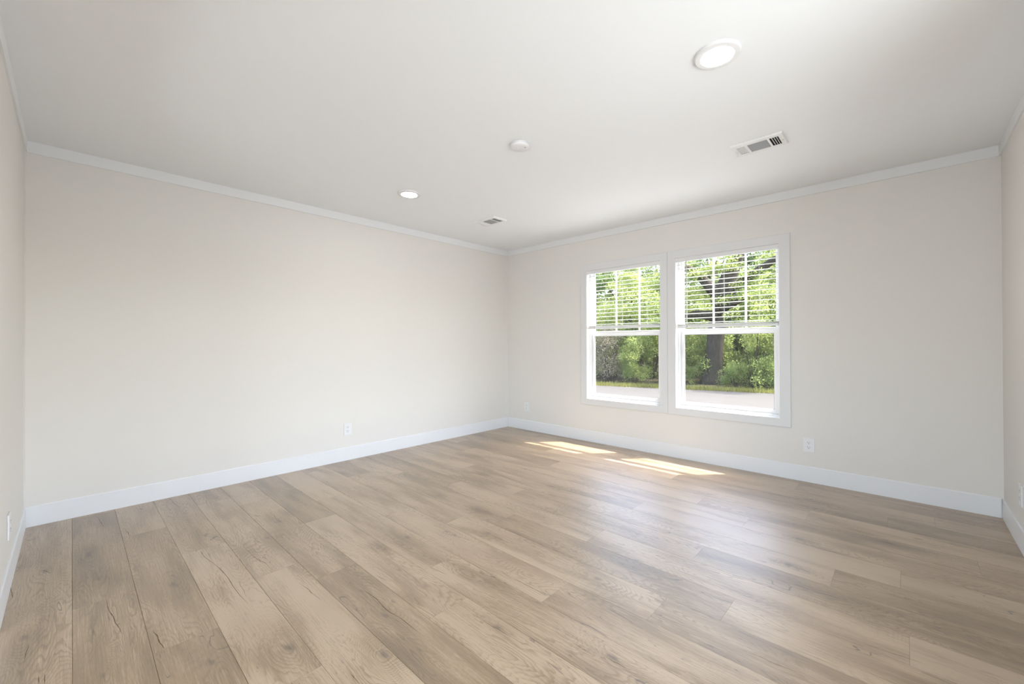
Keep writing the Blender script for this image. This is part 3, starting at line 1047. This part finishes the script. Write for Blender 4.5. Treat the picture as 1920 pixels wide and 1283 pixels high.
# --- the large oak whose trunk shows in the right window, with its hanging boughs
def pt(u, v, dist_y):
    return (u, dist_y, v)
oak = thing('oak_tree', 'large oak with a thick dark trunk seen through the right window', 'tree', (-2.02, 14.8, GZ))
b = bmesh.new()
add_tube(b, [(-.02, 0, -.1), (0, 0, .15), (.02, 0, .7), (.08, .05, 1.6), (.16, .1, 2.6), (.25, .15, 3.5), (.8, .3, 5.2), (1.5, .6, 7.5)],
         [.60, .48, .38, .34, .33, .36, .30, .20], 20)
obj('trunk', b, M_BARK, oak, True)
b = bmesh.new()
for pts_, rad in (([(.2, .1, 2.9), (-.7, -.1, 3.05), (-1.7, -.4, 2.75), (-2.7, -.9, 2.9)], [.26, .17, .12, .05]),
                  ([(.25, .1, 3.3), (1.2, 0, 4.3), (2.4, -.3, 5.0), (3.6, -.6, 5.3)], [.28, .2, .13, .05]),
                  ([(.3, .1, 3.6), (-.6, .2, 4.8), (-1.9, 0, 5.7), (-3.4, -.4, 6.2)], [.26, .18, .12, .05]),
                  ([(.25, .1, 3.1), (1.4, -.4, 3.6), (2.4, -.9, 3.5)], [.15, .1, .04])):
    b = bmesh.new()
    add_tube(b, pts_, rad, 9)
    obj('branch', b, M_BARK, oak, True)
r = random.Random(77)
cl = []
for c in ((-2.5, -.9, 2.75), (-1.5, -.5, 3.0), (-3.0, -1.0, 3.6), (-2.2, -.6, 4.2), (-.8, -.6, 4.0), (.9, -.8, 3.9), (2.0, -1.0, 3.6), (2.9, -.9, 4.2), (3.3, -.6, 5.0),
          (1.4, -.5, 4.9), (0.1, -.8, 5.0), (-1.4, -.5, 5.3), (-3.2, -.6, 5.6), (-3.9, -.8, 4.6), (2.3, -.5, 5.8), (.4, 0, 6.2), (-1.6, .1, 6.5), (3.6, -.9, 3.4), (-4.2, -.9, 3.4)):
    for k in range(3):
        cl.append(((c[0] + r.uniform(-.6, .6), c[1] + r.uniform(-.5, .5), c[2] + r.uniform(-.4, .4)), (.6, .55, .22), 1))
new_mesh_obj('foliage', leaves_mesh('foliage', cl, 20000, .045, M_LEAF_A, 77), oak)

# --- shrubs beneath and beside the oak
protoA = make_shrub(1, 1.15, 2.6, 9000, M_LEAF_A, .036)
protoB = make_shrub(2, 1.2, 2.9, 9000, M_LEAF_B, .037)
protoC = make_shrub(3, 1.0, 1.5, 3200, M_LEAF_B, .042)
protoD = make_shrub(4, 1.0, 2.2, 6500, M_TWIG, .028)
spots = [
    (protoA, -0.35, 14.6, 1.05, 'bright yellow-green bush just right of the oak trunk'),
    (protoA, -3.35, 15.0, .95, 'bright yellow-green bush just left of the oak trunk'),
    (protoB, 0.75, 15.4, 1.1, 'mid green bush seen at the right side of the right window'),
    (protoC, -0.9, 13.9, .6, 'low green bush at the foot of the oak, right side'),
    (protoC, -2.85, 13.8, .5, 'low green bush at the foot of the oak, left side'),
    (protoC, 0.3, 14.1, .75, 'low green bush under the window\'s right-hand bushes'),
    (protoD, -6.05, 13.1, 1.05, 'tan twiggy bush seen left of centre in the left window'),
    (protoB, -5.5, 14.9, 1.15, 'mid green bush just behind the tan twiggy bush'),
    (protoA, -4.75, 13.0, .8, 'yellow-green bush seen at the right of the left window'),
    (protoB, -8.0, 13.2, 1.2, 'mid green bush seen at the far left of the left window'),
    (protoC, -7.0, 12.5, .5, 'low green bush at the left foot of the tan twiggy bush'),
    (protoC, -9.0, 12.0, .8, 'low green bush at the far left of the left window'),
    (protoB, -2.3, 15.6, 1.2, 'mid green bush behind the oak trunk'),
    (protoA, 2.4, 15.6, 1.1, 'yellow-green bush right of the view through the right window'),
    (protoB, -10.4, 13.0, 1.2, 'mid green bush beyond the left edge of the left window'),
    (protoB, -9.4, 15.2, 1.35, 'tall mid green bush in the second row, far left'),
    (protoA, -7.4, 15.4, 1.3, 'tall yellow-green bush in the second row, behind the tan twiggy bush'),
    (protoB, -5.2, 15.8, 1.4, 'tall mid green bush in the second row, left of the oak'),
    (protoB, -0.2, 17.0, 1.4, 'tall mid green bush in the second row, right of the oak'),
    (protoA, 1.7, 17.2, 1.4, 'tall yellow-green bush in the second row, far right'),
    (protoB, 3.6, 17.0, 1.4, 'tall mid green bush in the second row, beyond the right edge'),
    (protoB, -11.5, 19.5, 1.7, 'large mid green bush in the fourth row, first from the left'),
    (protoC, -4.3, 17.3, 1.7, 'low wide bush filling the gap between oak and left-hand trees'),
    (protoC, -7.4, 17.0, 1.8, 'low wide bush under the left-hand trees'),
    (protoB, -6.6, 20.6, 1.8, 'large mid green bush in the fourth row, second from the left'),
    (protoB, -3.5, 21.2, 1.8, 'large mid green bush in the fourth row, third from the left'),
    (protoB, -0.4, 21.6, 1.8, 'large mid green bush in the fourth row, fourth from the left'),
    (protoB, 3.2, 21.2, 1.8, 'large mid green bush in the fourth row, fifth from the left'),
    (protoB, -8.2, 18.4, 1.5, 'large mid green bush in the third row, left'),
    (protoB, -5.0, 19.0, 1.6, 'large mid green bush in the third row, middle left'),
    (protoB, -2.0, 19.6, 1.6, 'large mid green bush in the third row, middle right'),
    (protoB, 1.0, 20.2, 1.6, 'large mid green bush in the third row, right'),
]
used = set()
rs = random.Random(4)
for p, x, y, s, lab in spots:
    o = p if p not in used else copy_tree(p)
    used.add(p)
    o.location = (x, y, GZ)
    o.scale = (s, s, s)
    o.rotation_euler = (0, 0, rs.uniform(0, 6.28))
    tag(o, lab, 'shrub', 'bushes along the road')

# --- trees behind
tA = make_tree(21, 7.0, 2.4, 0.8, .16, 17000, M_LEAF_B, .058)
tB = make_tree(22, 7.5, 2.6, 0.6, .20, 18000, M_LEAF_C, .060)
tC = make_tree(23, 6.3, 2.3, 1.4, .14, 13000, M_LEAF_A, .055)
trees = [
    (tB, -8.6, 19.0, 1.0, 'dark green tree behind the bushes of the left window, left side'),
    (tA, -6.2, 19.6, 1.0, 'mid green tree behind the bushes of the left window, right side'),
    (tC, -9.6, 16.4, 0.8, 'yellow-green tree hanging over the left window\'s view, left side'),
    (tC, -6.6, 16.4, 0.85, 'yellow-green tree hanging over the tan twiggy bush'),
    (tB, -3.6, 20.2, 1.05, 'dark green tree behind and left of the oak'),
    (tA, -0.6, 20.8, 1.0, 'mid green tree behind and right of the oak'),
    (tB, 1.9, 21.2, 1.0, 'dark green tree at the right side of the right window'),
    (tA, 4.4, 21.0, 1.0, 'mid green tree right of the view through the right window'),
    (tB, -11.5, 20.6, 1.1, 'dark green tree left of the view through the left window'),
    (tC, 1.2, 19.4, 0.85, 'yellow-green tree between the bushes and the dark tree at right'),
    (tB, -13.6, 26.5, 1.3, 'tall dark tree in the rear row, first from the left'),
    (tA, -9.8, 27.0, 1.35, 'tall mid green tree in the rear row, second from the left'),
    (tB, -6.2, 27.4, 1.35, 'tall dark tree in the rear row, third from the left'),
    (tA, -2.4, 27.8, 1.35, 'tall mid green tree in the rear row, fourth from the left'),
    (tB, 1.4, 28.0, 1.35, 'tall dark tree in the rear row, fifth from the left'),
    (tA, 5.2, 28.2, 1.3, 'tall mid green tree in the rear row, sixth from the left'),
]
used = set()
for p, x, y, s, lab in trees:
    o = p if p not in used else copy_tree(p)
    used.add(p)
    o.location = (x, y, GZ)
    o.scale = (s, s, s)
    o.rotation_euler = (0, 0, rs.uniform(0, 6.28))
    tag(o, lab, 'tree', 'trees beyond the road')

# --- grass blades along the verge
r = random.Random(9)
verts, faces, att = [], [], []
for _ in range(9000):
    x = r.uniform(-13, 5)
    y = road_y(x, 12.15) + abs(r.gauss(0, .55))
    h_ = r.uniform(.06, .20)
    a = r.uniform(0, 3.14)
    dx, dy = math.cos(a) * .012, math.sin(a) * .012
    lx, ly = r.uniform(-.05, .05), r.uniform(-.05, .05)
    k = len(verts)
    verts += [(x - dx, y - dy, GZ), (x + dx, y + dy, GZ), (x + lx, y + ly, GZ + h_)]
    faces.append((k, k + 1, k + 2))
    t = r.random()
    att += [(t, 0, 0)] * 3
me = bpy.data.meshes.new('grass')
me.from_pydata(verts, [], faces)
a = me.attributes.new('leaf', 'FLOAT_VECTOR', 'POINT')
a.data.foreach_set('vector', [c for t in att for c in t])
me.materials.append(M_GRASS)
gr = bpy.data.objects.new('grass', me)
COL.objects.link(gr)
tag(gr, 'sunlit grass growing along the far edge of the road', 'grass', kind='stuff')
